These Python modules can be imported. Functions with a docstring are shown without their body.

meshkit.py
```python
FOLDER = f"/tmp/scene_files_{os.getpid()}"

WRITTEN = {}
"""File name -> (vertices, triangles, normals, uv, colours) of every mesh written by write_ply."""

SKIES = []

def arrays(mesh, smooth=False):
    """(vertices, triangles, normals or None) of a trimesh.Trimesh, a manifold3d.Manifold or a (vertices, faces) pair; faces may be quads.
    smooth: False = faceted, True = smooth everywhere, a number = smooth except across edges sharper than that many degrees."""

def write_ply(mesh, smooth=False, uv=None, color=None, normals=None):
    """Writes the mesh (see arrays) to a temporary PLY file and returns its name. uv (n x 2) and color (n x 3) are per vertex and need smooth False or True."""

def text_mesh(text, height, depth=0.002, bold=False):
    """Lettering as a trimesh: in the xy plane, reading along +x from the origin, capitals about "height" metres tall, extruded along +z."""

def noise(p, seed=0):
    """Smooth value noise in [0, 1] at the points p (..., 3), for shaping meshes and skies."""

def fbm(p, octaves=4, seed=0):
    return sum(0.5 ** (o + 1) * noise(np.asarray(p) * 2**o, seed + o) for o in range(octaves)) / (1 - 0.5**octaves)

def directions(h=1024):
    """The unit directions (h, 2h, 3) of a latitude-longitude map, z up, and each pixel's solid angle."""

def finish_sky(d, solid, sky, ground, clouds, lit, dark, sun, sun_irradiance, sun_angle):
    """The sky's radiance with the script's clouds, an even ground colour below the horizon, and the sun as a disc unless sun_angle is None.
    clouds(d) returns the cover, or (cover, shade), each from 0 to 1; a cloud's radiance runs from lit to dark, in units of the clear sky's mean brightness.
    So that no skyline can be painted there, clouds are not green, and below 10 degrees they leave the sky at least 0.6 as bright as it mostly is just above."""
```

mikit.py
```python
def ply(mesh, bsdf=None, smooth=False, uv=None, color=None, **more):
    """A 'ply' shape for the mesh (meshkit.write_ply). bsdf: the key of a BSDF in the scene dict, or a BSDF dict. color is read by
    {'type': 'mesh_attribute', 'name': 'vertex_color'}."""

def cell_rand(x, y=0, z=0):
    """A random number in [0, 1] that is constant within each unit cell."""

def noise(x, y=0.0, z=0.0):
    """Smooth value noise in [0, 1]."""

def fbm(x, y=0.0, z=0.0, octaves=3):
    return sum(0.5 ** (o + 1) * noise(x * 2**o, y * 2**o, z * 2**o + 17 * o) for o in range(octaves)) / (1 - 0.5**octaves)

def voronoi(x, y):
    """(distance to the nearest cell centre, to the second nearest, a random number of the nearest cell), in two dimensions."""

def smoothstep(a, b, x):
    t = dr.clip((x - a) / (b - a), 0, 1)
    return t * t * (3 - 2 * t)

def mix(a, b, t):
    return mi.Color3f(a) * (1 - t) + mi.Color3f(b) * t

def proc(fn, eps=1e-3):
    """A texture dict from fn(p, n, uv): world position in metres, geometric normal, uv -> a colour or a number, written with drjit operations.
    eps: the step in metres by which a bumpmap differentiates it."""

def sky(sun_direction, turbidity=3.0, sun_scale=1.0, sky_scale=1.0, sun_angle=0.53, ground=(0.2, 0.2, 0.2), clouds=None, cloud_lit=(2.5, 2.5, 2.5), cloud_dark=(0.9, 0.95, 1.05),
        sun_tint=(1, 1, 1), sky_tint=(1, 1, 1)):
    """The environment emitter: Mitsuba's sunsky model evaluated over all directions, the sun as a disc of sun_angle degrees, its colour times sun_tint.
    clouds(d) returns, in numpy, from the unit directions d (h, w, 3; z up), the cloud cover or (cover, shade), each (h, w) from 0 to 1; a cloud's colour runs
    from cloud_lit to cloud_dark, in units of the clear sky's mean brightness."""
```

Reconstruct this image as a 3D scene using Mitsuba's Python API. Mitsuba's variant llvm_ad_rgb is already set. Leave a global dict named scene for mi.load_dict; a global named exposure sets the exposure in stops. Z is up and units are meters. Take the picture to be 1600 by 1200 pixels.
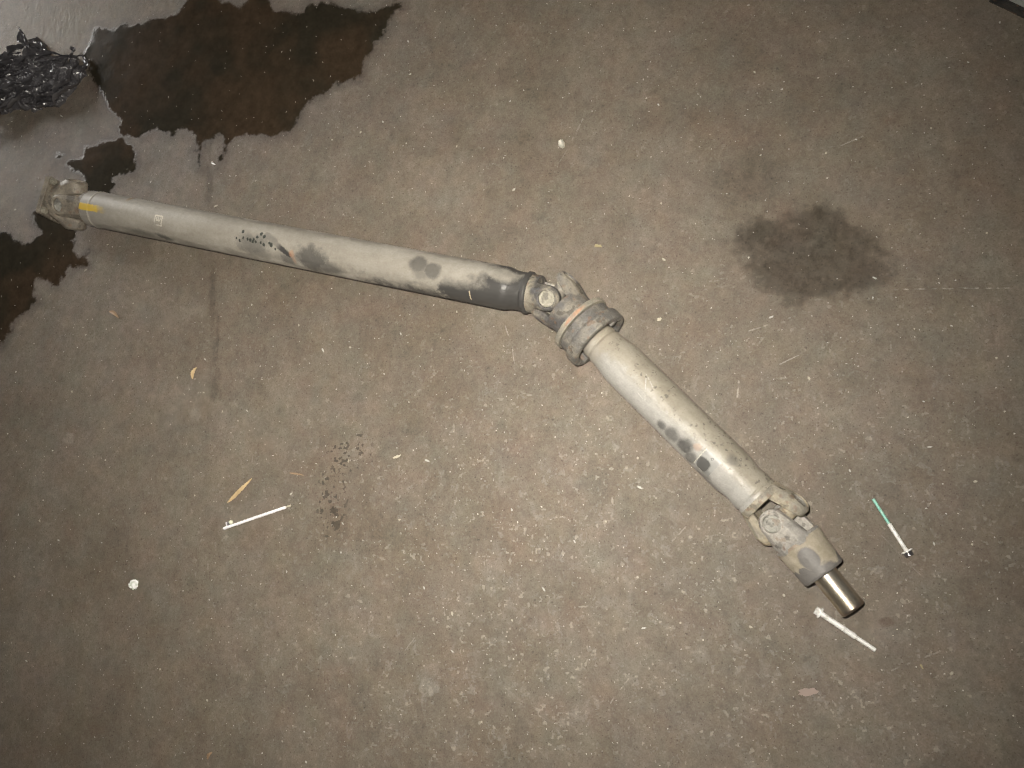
import math
import numpy as np, trimesh, mitsuba as mi, drjit as dr, mikit, meshkit
import manifold3d as m3
from mikit import proc, noise, fbm, voronoi, cell_rand, smoothstep, mix
from shapely.geometry import Polygon
from shapely import union_all
T = mi.ScalarTransform4f
rng = np.random.default_rng(7)
scene, labels = {}, {}

# ------------------------------------------------------------------ camera, lights, exposure
CAM = np.array([0.0, 0.0, 1.388])
FWD, UPV = np.array([-0.2952, 0.1772, -0.9389]), np.array([0.0531, 0.9842, 0.169])
scene['camera'] = {'type': 'perspective', 'fov': 63.452, 'fov_axis': 'x', 'near_clip': 0.02, 'far_clip': 60.0,
                   'to_world': T().look_at(origin=CAM.tolist(), target=(CAM + FWD).tolist(), up=UPV.tolist())}
# the camera's own flash, a hand's breadth up and to the left of the lens
flash_at = CAM + np.array([-0.045, 0.06, 0.02])
flash_aim = np.array([-0.63, 0.27, 0.0])
scene['flash'] = {'type': 'spot', 'to_world': T().look_at(origin=flash_at.tolist(), target=flash_aim.tolist(), up=[0, 1, 0]),
                  'intensity': {'type': 'rgb', 'value': [13.5, 12.6, 11.15]}, 'beam_width': 13.0, 'cutoff_angle': 52.0}
# unseen light panel, out of view up and to the left, lighting that side, and the dim hall all round
scene['unseen_side_light'] = {'type': 'rectangle', 'to_world': T().look_at(origin=[-2.9, 1.9, 0.55], target=[-2.08, 1.33, 0.55], up=[0, 0, 1]).scale([0.45, 0.45, 1]),
                    'bsdf': {'type': 'diffuse', 'reflectance': {'type': 'rgb', 'value': 0.5}},
                    'emitter': {'type': 'area', 'radiance': {'type': 'rgb', 'value': [12.5, 12.2, 11.7]}}}
labels['unseen_side_light'] = {'kind': 'structure'}
scene['hall_light'] = {'type': 'constant', 'radiance': {'type': 'rgb', 'value': [0.024, 0.0233, 0.022]}}
exposure = 0.0

# ------------------------------------------------------------------ helpers
def nrm(v):
    v = np.asarray(v, float); return v / np.linalg.norm(v)

def add(key, mesh, bsdf, label=None, cat=None, group=None, kind=None, smooth=False, uv=None):
    if key in scene:
        k = 1
        while f'{key}_{k:03d}' in scene: k += 1
        key = f'{key}_{k:03d}'
    scene[key] = mikit.ply(mesh, bsdf, smooth=smooth, uv=uv)
    tag(key, label, cat, group, kind)
    return key

def tag(key, label=None, cat=None, group=None, kind=None):
    d = {k: v for k, v in dict(label=label, category=cat, group=group, kind=kind).items() if v}
    if d: labels[key] = d

class Frame:
    """local (x along the axis, y to its left, z up) -> world"""
    def __init__(s, o, d, up=(0, 0, 1)):
        s.o, s.d = np.asarray(o, float), nrm(d)
        u = np.asarray(up, float); s.n = nrm(u - s.d * (u @ s.d)); s.s = np.cross(s.n, s.d)
    def __call__(s, p):
        p = np.atleast_2d(np.asarray(p, float)); return s.o + p[:, :1] * s.d + p[:, 1:2] * s.s + p[:, 2:3] * s.n
    def mesh(s, m):
        m = tm(m); return trimesh.Trimesh(s(m.vertices), m.faces, process=False)

def tm(m):
    if isinstance(m, m3.Manifold):
        a = m.to_mesh(); return trimesh.Trimesh(a.vert_properties[:, :3], a.tri_verts, process=False)
    return m

def rounded(m, size=0.0022, it=7, rough=0.0, seed=0):
    """fine triangles, edges worn round, a little cast unevenness"""
    t = tm(m.refine_to_length(size)); t.merge_vertices()
    t = trimesh.smoothing.filter_taubin(t, lamb=0.5, nu=0.53, iterations=it)
    if rough:
        v = np.array(t.vertices); n = np.array(t.vertex_normals)
        t.vertices = v + n * (meshkit.fbm(v * 120 + seed, 3, seed)[:, None] - 0.5) * rough
    return t

def lathe(frame, prof, rref, seg=96, closed=True):
    """surface of revolution about the frame's axis; uv = (metres along, metres round from the top, + to the left)"""
    p = []
    for i, (x, r) in enumerate(prof): p.append((x, r))
    p = np.array(p); k = len(p)
    th = np.linspace(-math.pi, math.pi, seg + 1)
    X = np.repeat(p[:, 0], seg + 1); Rr = np.repeat(p[:, 1], seg + 1); A = np.tile(th, k)
    v = frame(np.c_[X, Rr * np.sin(A), Rr * np.cos(A)])
    i, j = np.meshgrid(np.arange(k - 1), np.arange(seg), indexing='ij')
    a = (i * (seg + 1) + j).ravel(); b = a + 1; c = a + seg + 1; d = c + 1
    f = np.vstack([np.c_[a, c, b], np.c_[b, c, d]])
    m = trimesh.Trimesh(v, f, process=False)
    mid = frame([[p[:, 0].mean(), 0, 0]])[0]
    # outward winding
    fc = m.triangles_center[len(f) // 4]; 
    ctr = frame([[((fc - frame.o) @ frame.d), 0, 0]])[0]
    vol = m.volume
    if vol < 0: m.faces = m.faces[:, ::-1]
    return m, np.c_[X, rref * A]

def sharp(prof, e=0.0004):
    """doubles the profile points so that smooth normals keep their edges"""
    out = [prof[0]]
    for a, b in zip(prof[:-1], prof[1:]):
        L = math.hypot(b[0] - a[0], b[1] - a[1]); t = min(0.3, e / max(L, 1e-9))
        out += [(a[0] + (b[0] - a[0]) * t, a[1] + (b[1] - a[1]) * t), (b[0] + (a[0] - b[0]) * t, b[1] + (a[1] - b[1]) * t), b]
    return out

def cyl(r, x0, x1, axis='x', n=48, r1=None):
    c = m3.Manifold.cylinder(x1 - x0, r, r if r1 is None else r1, n).translate([0, 0, x0])
    return c.rotate([0, 90, 0]) if axis == 'x' else c.rotate([-90, 0, 0]) if axis == 'y' else c

def box(x0, x1, y0, y1, z0, z1):
    return m3.Manifold.cube([x1 - x0, y1 - y0, z1 - z0]).translate([x0, y0, z0])

def hull(*a): return m3.Manifold.batch_hull(list(a))

# ------------------------------------------------------------------ materials
def rgb(*c): return {'type': 'rgb', 'value': list(c)}
def blob(x, y, cx, cy, rx, ry, soft=0.4, wob=None, a=0.0):
    """1 inside an ellipse, falling to 0 over 'soft' of its radius; wob: noise that frays the edge"""
    c, s = math.cos(a), math.sin(a)
    dx, dy = x - cx, y - cy
    d = dr.sqrt(dr.square((dx * c + dy * s) / rx) + dr.square((dy * c - dx * s) / ry))
    if wob is not None: d = d + wob
    return 1 - smoothstep(1 - soft, 1 + soft, d)
def seg_dist(x, y, x0, y0, x1, y1):
    dx, dy = x1 - x0, y1 - y0; L = dx * dx + dy * dy
    t = dr.clip(((x - x0) * dx + (y - y0) * dy) / L, 0, 1)
    return dr.sqrt(dr.square(x - x0 - t * dx) + dr.square(y - y0 - t * dy)), t

SCR = [(0.196, 0.380, 0.385, 0.366, .0011, .55), (-0.026, 0.329, 0.040, 0.346, .0011, .5), (-0.449, 0.369, -0.436, 0.33, .001, .45), (-0.436, 0.33, -0.43, 0.285, .001, .5),
       (-0.35, 0.66, -0.30, 0.75, .0012, .3), (-0.17, -0.02, -0.13, 0.02, .001, .35), (0.10, 0.62, 0.17, 0.645, .0011, .35), (0.02, 0.27, 0.055, 0.285, .0009, .5),
       (-0.64, -0.21, -0.59, -0.15, .001, .25), (-0.27, -0.27, -0.24, -0.23, .001, .45), (0.15, -0.20, 0.23, -0.165, .0011, .35), (-0.05, 0.22, -0.046, 0.245, .0014, .6), (0.14, 0.01, 0.2, -0.06, .0008, .2)]
def specks(x, y, cell, prob, r0, r1, salt, stretch=2.2):
    cx, cy = dr.floor(x / cell), dr.floor(y / cell)
    on = dr.select(cell_rand(cx, cy, salt) < prob, 1.0, 0.0)
    px = (cx + 0.25 + 0.5 * cell_rand(cx, cy, salt + 1)) * cell; py = (cy + 0.25 + 0.5 * cell_rand(cx, cy, salt + 2)) * cell
    r = r0 + (r1 - r0) * cell_rand(cx, cy, salt + 3)
    a = 6.283 * cell_rand(cx, cy, salt + 5); c, s = dr.cos(a), dr.sin(a); dx, dy = x - px, y - py
    el = 1 + stretch * dr.square(cell_rand(cx, cy, salt + 6))
    d = dr.sqrt(dr.square((dx * c + dy * s) / el) + dr.square((dy * c - dx * s))) / r
    return on * (1 - smoothstep(0.5, 1.1, d)), cell_rand(cx, cy, salt + 4)

def floor_col(p, n, uv):
    x, y = p.x, p.y
    w1 = fbm(x * 2.3 + 5, y * 2.3, 0.5, 4); w2 = fbm(x * 11, y * 11 + 3, 4.5, 4); w3 = fbm(x * 42 + 9, y * 42, 2.5, 3)
    wx = x + 0.03 * (w2 - 0.5); wy = y + 0.03 * (w3 - 0.5)
    g = fbm(x * 210, y * 210, 1.5, 3); g2 = noise(x * 620, y * 620, 3.5)
    col = mix((0.142, 0.117, 0.090), (0.183, 0.156, 0.125), smoothstep(0.3, 0.72, w1 * 0.5 + w2 * 0.5))
    m1 = fbm(wx * 64, wy * 64, 11.5, 4); m2 = fbm(x * 27 + 7, y * 27, 12.5, 4)
    col = col * (1 + 0.46 * (m1 - 0.5) + 0.24 * (m2 - 0.5))
    # rusty, greenish and violet tinges of old oil and dust
    t = fbm(x * 24 + 40, y * 24, 7.5, 3); t2 = fbm(x * 21, y * 21 + 60, 8.5, 3)
    col = col * (1 + (t - 0.5) * mi.Color3f(0.15, -0.02, -0.14) + (t2 - 0.5) * mi.Color3f(-0.09, 0.07, 0.0))
    # pale scuffs, thicker in the lower middle
    where = blob(x, y, -0.25, -0.12, 0.62, 0.42, 0.7) * 0.86 + 0.14
    pale = smoothstep(0.56, 0.72, fbm(wx * 34 + 3, wy * 34, 5.5, 4)) * where
    pale2 = smoothstep(0.60, 0.72, fbm(wx * 75 + 13, wy * 75, 6.5, 3)) * (where * 0.8 + 0.1)
    col = mix(col, (0.30, 0.285, 0.26), 0.16 * pale + 0.34 * pale2 * smoothstep(0.3, 0.6, fbm(x * 190, y * 190, 18.5, 2)))
    fl1 = smoothstep(0.64, 0.74, fbm(x * 150 + 31, y * 150, 16.5, 2)) * (0.15 + 0.85 * where) * smoothstep(0.35, 0.6, m2)
    col = mix(col, (0.40, 0.375, 0.32), 0.42 * fl1)
    # small dark pits
    pit, _ = specks(x, y, 0.017, 0.16, 0.0010, 0.0022, 31, 0.6)
    col = col * (1 - 0.22 * pit)
    damp = dr.maximum(blob(x, y, -1.42, 0.83, 0.34, 0.20, 0.5, (w2 - 0.5)), 0.7 * blob(x, y, -1.05, 0.95, 0.45, 0.2, 0.35, (w2 - 0.5)))
    col = col * mix((1, 1, 1), (0.98, 0.99, 1.06), damp)
    # dark oily smudge right of the shaft
    sm = blob(x, y, 0.081, 0.452, 0.105, 0.078, 0.27, (w2 - 0.5) * 0.9 + (w3 - 0.5) * 0.8, -0.35)
    sm = dr.maximum(sm, 0.8 * blob(x, y, 0.155, 0.418, 0.05, 0.03, 0.35, (w2 - 0.5) * 1.0 + (w3 - 0.5) * 0.6, -0.3))
    col = col * (1 - (0.58 + 0.7 * (m1 - 0.5)) * sm * mi.Color3f(0.97, 1.0, 1.04))
    sm2 = blob(x, y, -0.02, 0.60, 0.07, 0.035, 0.7, (w2 - 0.5) * 1.2)
    col = col * (1 - 0.16 * sm2)
    # spatter of black grease in the foreground
    sp = dr.maximum(blob(x, y, -0.757, 0.150, 0.05, 0.04, 0.8), 0.9 * blob(x, y, -0.79, 0.06, 0.035, 0.075, 0.9))
    dots = smoothstep(0.565, 0.625, 0.55 * fbm(x * 75 + 2, y * 75, 9.5, 3) + 0.45 * fbm(x * 210 + 2, y * 210, 9.9, 2)) * smoothstep(0.3, 0.7, sp)
    col = mix(col, (0.035, 0.03, 0.022), 0.62 * dots)
    # the old joint: an uneven dark vertical streak
    d, tt = seg_dist(x + 0.05 * (w2 - 0.5), y, -1.13, 0.88, -1.062, 0.27)
    j = (1 - smoothstep(0.003, 0.017, d)) * smoothstep(0.25, 0.6, fbm(x * 20, y * 9, 3.3, 3) + 0.1)
    col = col * (1 - 0.27 * j * smoothstep(0.36, 0.6, fbm(x * 55, y * 14, 5.3, 3)))
    d2, _ = seg_dist(x, y, -1.10, 0.90, -1.125, 0.60)
    col = col * (1 - 0.10 * (1 - smoothstep(0.0, 0.05, d2)))
    # blots of old paint
    bl = dr.maximum(blob(x, y, -1.422, 0.198, 0.018, 0.012, 0.4, (w3 - 0.5) * 1.6), blob(x, y, -0.589, -0.263, 0.014, 0.011, 0.4, (w3 - 0.5) * 2))
    bl = dr.maximum(bl, 0.5 * blob(x, y, -1.107, 0.235, 0.011, 0.014, 0.4, (w3 - 0.5) * 1.0))
    bl = dr.maximum(bl, 0.45 * blob(x, y, -0.434, -0.255, 0.022, 0.016, 0.5, (w3 - 0.5) * 2))
    bl = dr.maximum(bl, 0.6 * blob(x, y, -0.33, -0.29, 0.05, 0.012, 0.5, (w3 - 0.5) * 3, 0.6))
    col = mix(col, (0.36, 0.335, 0.30), 0.45 * bl * (0.35 + 0.65 * smoothstep(0.42, 0.6, fbm(x * 120, y * 120, 3.7, 3))))
    rb = blob(x, y, 0.148, -0.13, 0.010, 0.007, 0.5, (w3 - 0.5) * 2)
    col = mix(col, (0.07, 0.035, 0.022), 0.45 * rb)
    # scratches
    for (x0, y0, x1, y1, w, st) in SCR:
        d, tt = seg_dist(x + 0.0035 * (w3 - 0.5), y + 0.0035 * (w2 - 0.5), x0, y0, x1, y1)
        col = mix(col, (0.5, 0.47, 0.42), 0.7 * st * (1 - smoothstep(0.4 * w, 1.5 * w, d)) * smoothstep(0.45, 0.65, fbm(x * 130, y * 130, 2.2, 2)))
    # light flecks
    s1, q1 = specks(x, y, 0.021, 0.17, 0.0006, 0.0013, 3, 0.6); s2, q2 = specks(x + 0.3, y, 0.055, 0.16, 0.001, 0.0024, 17, 2.0)
    col = mix(col, mix((0.45, 0.42, 0.36), (0.62, 0.60, 0.57), q1), 0.65 * s1)
    col = mix(col, mix((0.42, 0.37, 0.27), (0.55, 0.55, 0.52), q2), 0.75 * s2)
    pore, _ = specks(x, y, 0.0085, 0.30, 0.0005, 0.0012, 61, 0.8)
    col = col * (1 - 0.30 * pore)
    col = col * (0.64 + 0.34 * g + 0.38 * g2)
    return dr.clip(col, 0.01, 0.9)
def floor_bump(p, n, uv):
    return 0.0016 * fbm(p.x * 90, p.y * 90, 0.5, 3) + 0.0008 * noise(p.x * 420, p.y * 420, 0.5)
scene['floor_material'] = {'type': 'bumpmap', 'nested_texture': proc(floor_bump, 0.0008), 'scale': 1.0,
    'bsdf': {'type': 'principled', 'base_color': proc(floor_col), 'roughness': 0.62, 'specular': 0.35}}

def wet(p, uv):
    """0 dry floor, 1 under oily water; uv.x is the distance in from the puddle's outline"""
    d = uv.x + 0.030 * (fbm(p.x * 42, p.y * 42, 21.5, 4) - 0.5) + 0.014 * (fbm(p.x * 160, p.y * 160, 22.5, 3) - 0.5)
    return smoothstep(-0.003, 0.007, d), smoothstep(-0.028, 0.004, d)
def puddle_col(p, n, uv):
    w, damp = wet(p, uv)
    a = fbm(p.x * 9, p.y * 9, 3.5, 4); b = fbm(p.x * 60, p.y * 60, 1.5, 3); g = noise(p.x * 380, p.y * 380, 2.5)
    c = mix((0.026, 0.022, 0.015), (0.044, 0.030, 0.019), smoothstep(0.36, 0.66, a))
    c = c * (0.50 + 0.7 * b + 0.35 * g)
    s1, q1 = specks(p.x, p.y, 0.02, 0.16, 0.0006, 0.0014, 43)
    c = mix(c, (0.40, 0.37, 0.32), 0.6 * s1)
    f = floor_col(p, n, uv)
    return mix(f * (1 - damp * mi.Color3f(0.30, 0.31, 0.29)), c, w)
def puddle_rough(p, n, uv): return 0.62 - 0.47 * wet(p, uv)[0]
def puddle_bump(p, n, uv): return 0.0004 * fbm(p.x * 28, p.y * 28, 1.5, 3) + 0.00008 * noise(p.x * 240, p.y * 240, 0.5) + 0.00035 * wet(p, uv)[0] * smoothstep(0.35, 0.7, fbm(p.x * 14, p.y * 14, 31.5, 2))
scene['oily_water'] = {'type': 'bumpmap', 'nested_texture': proc(puddle_bump, 0.0008), 'scale': 1.0,
    'bsdf': {'type': 'principled', 'base_color': proc(puddle_col), 'roughness': proc(puddle_rough), 'specular': 0.38}}

# --- dusty paint of the two tubes; x = metres along, a = metres round from the top
def tube_base(x, a, p, light):
    f1 = fbm(x * 9, a * 30 + 5, 1.5, 4); f2 = fbm(p.x * 130, p.y * 130, p.z * 130, 3); g = noise(p.x * 520, p.y * 520, p.z * 520)
    c = mix((0.268, 0.245, 0.205), (0.335, 0.313, 0.270), smoothstep(0.3, 0.7, f1))
    c = mix(c, (0.38, 0.37, 0.345), light)
    return c * (0.78 + 0.26 * f2 + 0.16 * g)
OIL = (0.050, 0.049, 0.048); OILG = (0.030, 0.036, 0.030)
DROPS = [(0.4963, -0.0153, 0.0030), (0.504, -0.0086, 0.0025), (0.5147, -0.0098, 0.0030), (0.5215, -0.0105, 0.0034), (0.529, -0.0081, 0.0030), (0.5342, -0.0118, 0.0028), (0.5359, -0.0025, 0.0030), (0.5431, 0.0058, 0.0037), (0.5516, 0.0013, 0.0030), (0.5537, -0.0143, 0.0034), (0.5709, -0.0122, 0.0037), (0.5804, -0.0183, 0.0023), (0.4886, -0.0114, 0.0018), (0.5006, 0.0028, 0.0030), (0.5276, -0.0124, 0.0028), (0.5462, -0.0116, 0.0023), (0.5664, -0.0093, 0.0023)]
def rear_col(p, n, uv):
    x, a = uv.x, uv.y
    w = 1.1 * (fbm(x * 38, a * 38, 3.5, 4) - 0.5) + 0.45 * (fbm(x * 170, a * 170, 13.5, 3) - 0.5); w2 = fbm(x * 120, a * 120, 8.5, 3) - 0.5
    c = tube_base(x, a, p, 0.15)
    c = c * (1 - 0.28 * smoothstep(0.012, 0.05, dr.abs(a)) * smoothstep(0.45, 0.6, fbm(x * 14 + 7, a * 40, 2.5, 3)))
    # greyer by the weld
    c = mix(c, (0.25, 0.235, 0.21), (1 - smoothstep(0.10, 0.2, x)) * 0.45)
    c = mix(c, (0.42, 0.39, 0.33), 0.8 * (1 - smoothstep(0.001, 0.0028, dr.abs(x - 0.0998))) * smoothstep(0.3, 0.5, fbm(a * 60, x * 20, 3.5, 2)))  # pale line painted along the weld ridge in place of its highlight
    # yellow paint dab, worn thin towards its right end
    y = (1 - smoothstep(0.0062, 0.0080, dr.abs(a + 0.0078 - 0.02 * (x - 0.1)) + 0.004 * w2)) * smoothstep(0.072, 0.075, x) * (1 - smoothstep(0.11, 0.155, x + 0.05 * w2 + 0.03 * w))
    c = mix(c, (0.60, 0.42, 0.06), y * 0.95)
    # square stamp with a figure lying on its side
    lx, la = (x - 0.291) / 0.0105, (a + 0.0072) / 0.0115
    ins = 1 - smoothstep(0.92, 1.04, dr.maximum(dr.abs(lx), dr.abs(la)))
    frame_ = ins * smoothstep(0.66, 0.78, dr.maximum(dr.abs(lx), dr.abs(la)))
    fig = dr.maximum((1 - smoothstep(0.10, 0.16, dr.abs(la - 0.02))) , dr.maximum(1 - smoothstep(0.10, 0.16, dr.abs(dr.abs(lx) - 0.46)), 1 - smoothstep(0.1, 0.16, dr.abs(lx))) * smoothstep(-0.05, 0.0, la))
    fig = fig * (1 - smoothstep(0.5, 0.58, dr.maximum(dr.abs(lx), dr.abs(la))))
    c = mix(c, (0.62, 0.575, 0.49), 0.8 * dr.maximum(frame_ * smoothstep(-0.9, 0.3, la + 0.6 * lx + 3 * w + 0.4), 0.85 * fig))
    # oil: the round spot with drops, the runs, the large dark patch, the heart, the oily right end
    def B(cx, ca, rx, ra, s=0.45, k=1.0, rot=0.0): return blob(x, a, cx, ca, rx, ra, s, k * w, rot)
    soft = 0.55 * B(0.527, -0.019, 0.034, 0.021, 0.5, 0.8)
    dots = mi.Float(0)
    for cx, ca, r in DROPS: dots = dr.maximum(dots, blob(x, a, cx, ca, r * 0.95, r * 1.05, 0.3, 0.9 * w))
    run, t = seg_dist(x, a, 0.556, 0.006, 0.612, -0.025)
    run = (1 - smoothstep(0.003, 0.008, run + 0.006 * w)) * (0.35 + 0.6 * smoothstep(0.45, 0.7, t))
    big = dr.maximum(0.72 * B(0.665, -0.027, 0.036, 0.025, 0.45, 1.3), 0.55 * B(0.607, -0.036, 0.018, 0.013, 0.5))
    big = dr.maximum(big, 0.6 * B(0.695, -0.037, 0.026, 0.014, 0.5))
    heart = 0.62 * dr.maximum(B(0.886, 0.005, 0.018, 0.016, 0.35, 0.7), B(0.915, -0.001, 0.016, 0.014, 0.35, 0.7))
    heart = dr.maximum(heart, 0.35 * B(0.893, -0.013, 0.016, 0.010, 0.5))
    low = 0.82 * smoothstep(-0.010, 0.026, -(a + 0.038) + 0.05 * w) * smoothstep(0.74, 0.82, x + 0.12 * w)
    end = 0.93 * smoothstep(-0.013, 0.017, -(a + 0.019) + 0.020 * w + dr.clip((x - 0.93) * 0.12, 0, 0.02)) * smoothstep(0.915, 0.945, x + 0.1 * w)
    tip = 0.93 * smoothstep(0.995, 1.05, x + 0.06 * w + 0.02 * smoothstep(0.02, 0.0, a)) * (1 - 0.8 * B(1.045, 0.018, 0.03, 0.014, 0.4))
    far = 0.85 * smoothstep(0.0, 0.010, a - 0.040 + 0.03 * w) * smoothstep(0.93, 1.0, x)
    green = 0.7 * dr.maximum(B(0.30, -0.043, 0.022, 0.006, 0.6, 1.0, -0.25), 0.5 * B(0.24, -0.042, 0.03, 0.007, 0.7))
    oil = dr.maximum(dr.maximum(dr.maximum(soft, run), dr.maximum(big, heart)), dr.maximum(dr.maximum(low, end), dr.maximum(tip, far)))
    c = mix(c, OIL, dr.clip(oil * 1.04, 0, 0.96)); c = mix(c, OILG, dr.maximum(0.92 * dots, green))
    # rust bared beside the run
    r = dr.maximum(B(0.6175, -0.021, 0.006, 0.007, 0.4, 1.2), 0.6 * B(0.622, -0.034, 0.004, 0.009, 0.4, 1.2))
    c = mix(c, (0.42, 0.25, 0.16), 0.6 * r)
    # rust-brown ring round the tube near the flange, a bare scratch near the far end
    rr = (1 - smoothstep(0.002, 0.005, dr.abs(x - 0.19 + 0.1 * (a - 0.03)))) * smoothstep(0.02, 0.03, a)
    c = mix(c, (0.25, 0.16, 0.09), 0.6 * rr)
    sc, _ = seg_dist(x, a, 0.9915, -0.026, 0.993, -0.044)
    c = mix(c, (0.55, 0.45, 0.33), 0.8 * (1 - smoothstep(0.0004, 0.0016, sc + 0.001 * w2)))
    return dr.clip(c, 0.01, 0.9)
def front_col(p, n, uv):
    x, a = uv.x, uv.y
    w = 1.1 * (fbm(x * 38, a * 38, 3.5, 4) - 0.5) + 0.45 * (fbm(x * 170, a * 170, 13.5, 3) - 0.5); w2 = fbm(x * 120, a * 120, 8.5, 3) - 0.5
    side = smoothstep(0.006, -0.012, a + 0.02 * w)       # the near side is paler and greyer
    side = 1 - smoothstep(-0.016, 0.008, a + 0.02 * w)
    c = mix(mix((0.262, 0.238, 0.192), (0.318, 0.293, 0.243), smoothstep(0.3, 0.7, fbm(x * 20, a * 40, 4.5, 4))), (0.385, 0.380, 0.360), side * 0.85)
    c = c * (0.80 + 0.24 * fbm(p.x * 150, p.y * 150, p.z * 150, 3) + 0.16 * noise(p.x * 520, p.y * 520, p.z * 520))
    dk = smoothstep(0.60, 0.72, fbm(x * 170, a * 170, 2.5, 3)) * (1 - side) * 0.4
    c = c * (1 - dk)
    for (x0, a0, x1, a1) in ((0.2163, 0.0151, 0.2462, -0.0185), (0.2163, 0.0151, 0.2388, 0.0073), (0.2462, -0.0185, 0.229, -0.016)):
        d, _ = seg_dist(x, a, x0, a0, x1, a1)
        c = mix(c, (0.55, 0.535, 0.50), 0.45 * smoothstep(0.3, 0.6, fbm(x * 260, a * 260, 3.1, 2)) * (1 - smoothstep(0.0002, 0.0013, d + 0.001 * w2)))
    def B(cx, ca, rx, ra, s=0.45, k=0.8, rot=0.0): return blob(x, a, cx, ca, rx, ra, s, k * w, rot)
    oil = dr.maximum(dr.maximum(0.75 * B(0.290, -0.0285, 0.0085, 0.0085), 0.72 * B(0.312, -0.027, 0.014, 0.0125)), dr.maximum(0.85 * B(0.339, -0.026, 0.0145, 0.0145), 0.7 * B(0.356, -0.036, 0.012, 0.014)))
    oil = dr.maximum(oil, 0.8 * B(0.3775, -0.028, 0.010, 0.009, 0.25)); oil = dr.maximum(oil, 0.5 * B(0.392, -0.040, 0.010, 0.008, 0.5))
    oil = dr.maximum(oil, 0.5 * B(0.4066, 0.0132, 0.010, 0.010, 0.5)); oil = dr.maximum(oil, 0.5 * smoothstep(0.03, 0.045, -a + 0.03 * w) * smoothstep(0.36, 0.38, x) * (1 - smoothstep(0.40, 0.43, x)))
    oil = oil * (0.75 + 0.5 * fbm(x * 90, a * 90, 6.5, 3))
    c = mix(c, (0.075, 0.073, 0.07), dr.clip(oil, 0, 0.92))
    c = mix(c, (0.42, 0.29, 0.215), 0.5 * B(0.3541, -0.0105, 0.0065, 0.0055, 0.4, 1.4))
    c = mix(c, (0.24, 0.22, 0.185), 0.55 * smoothstep(0.165, 0.145, x) ) if False else c
    nk = smoothstep(-0.155, -0.125, -x + 0.02 * w)
    c = mix(c, (0.27, 0.24, 0.19), 0.6 * nk)
    return dr.clip(c, 0.01, 0.9)
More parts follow.
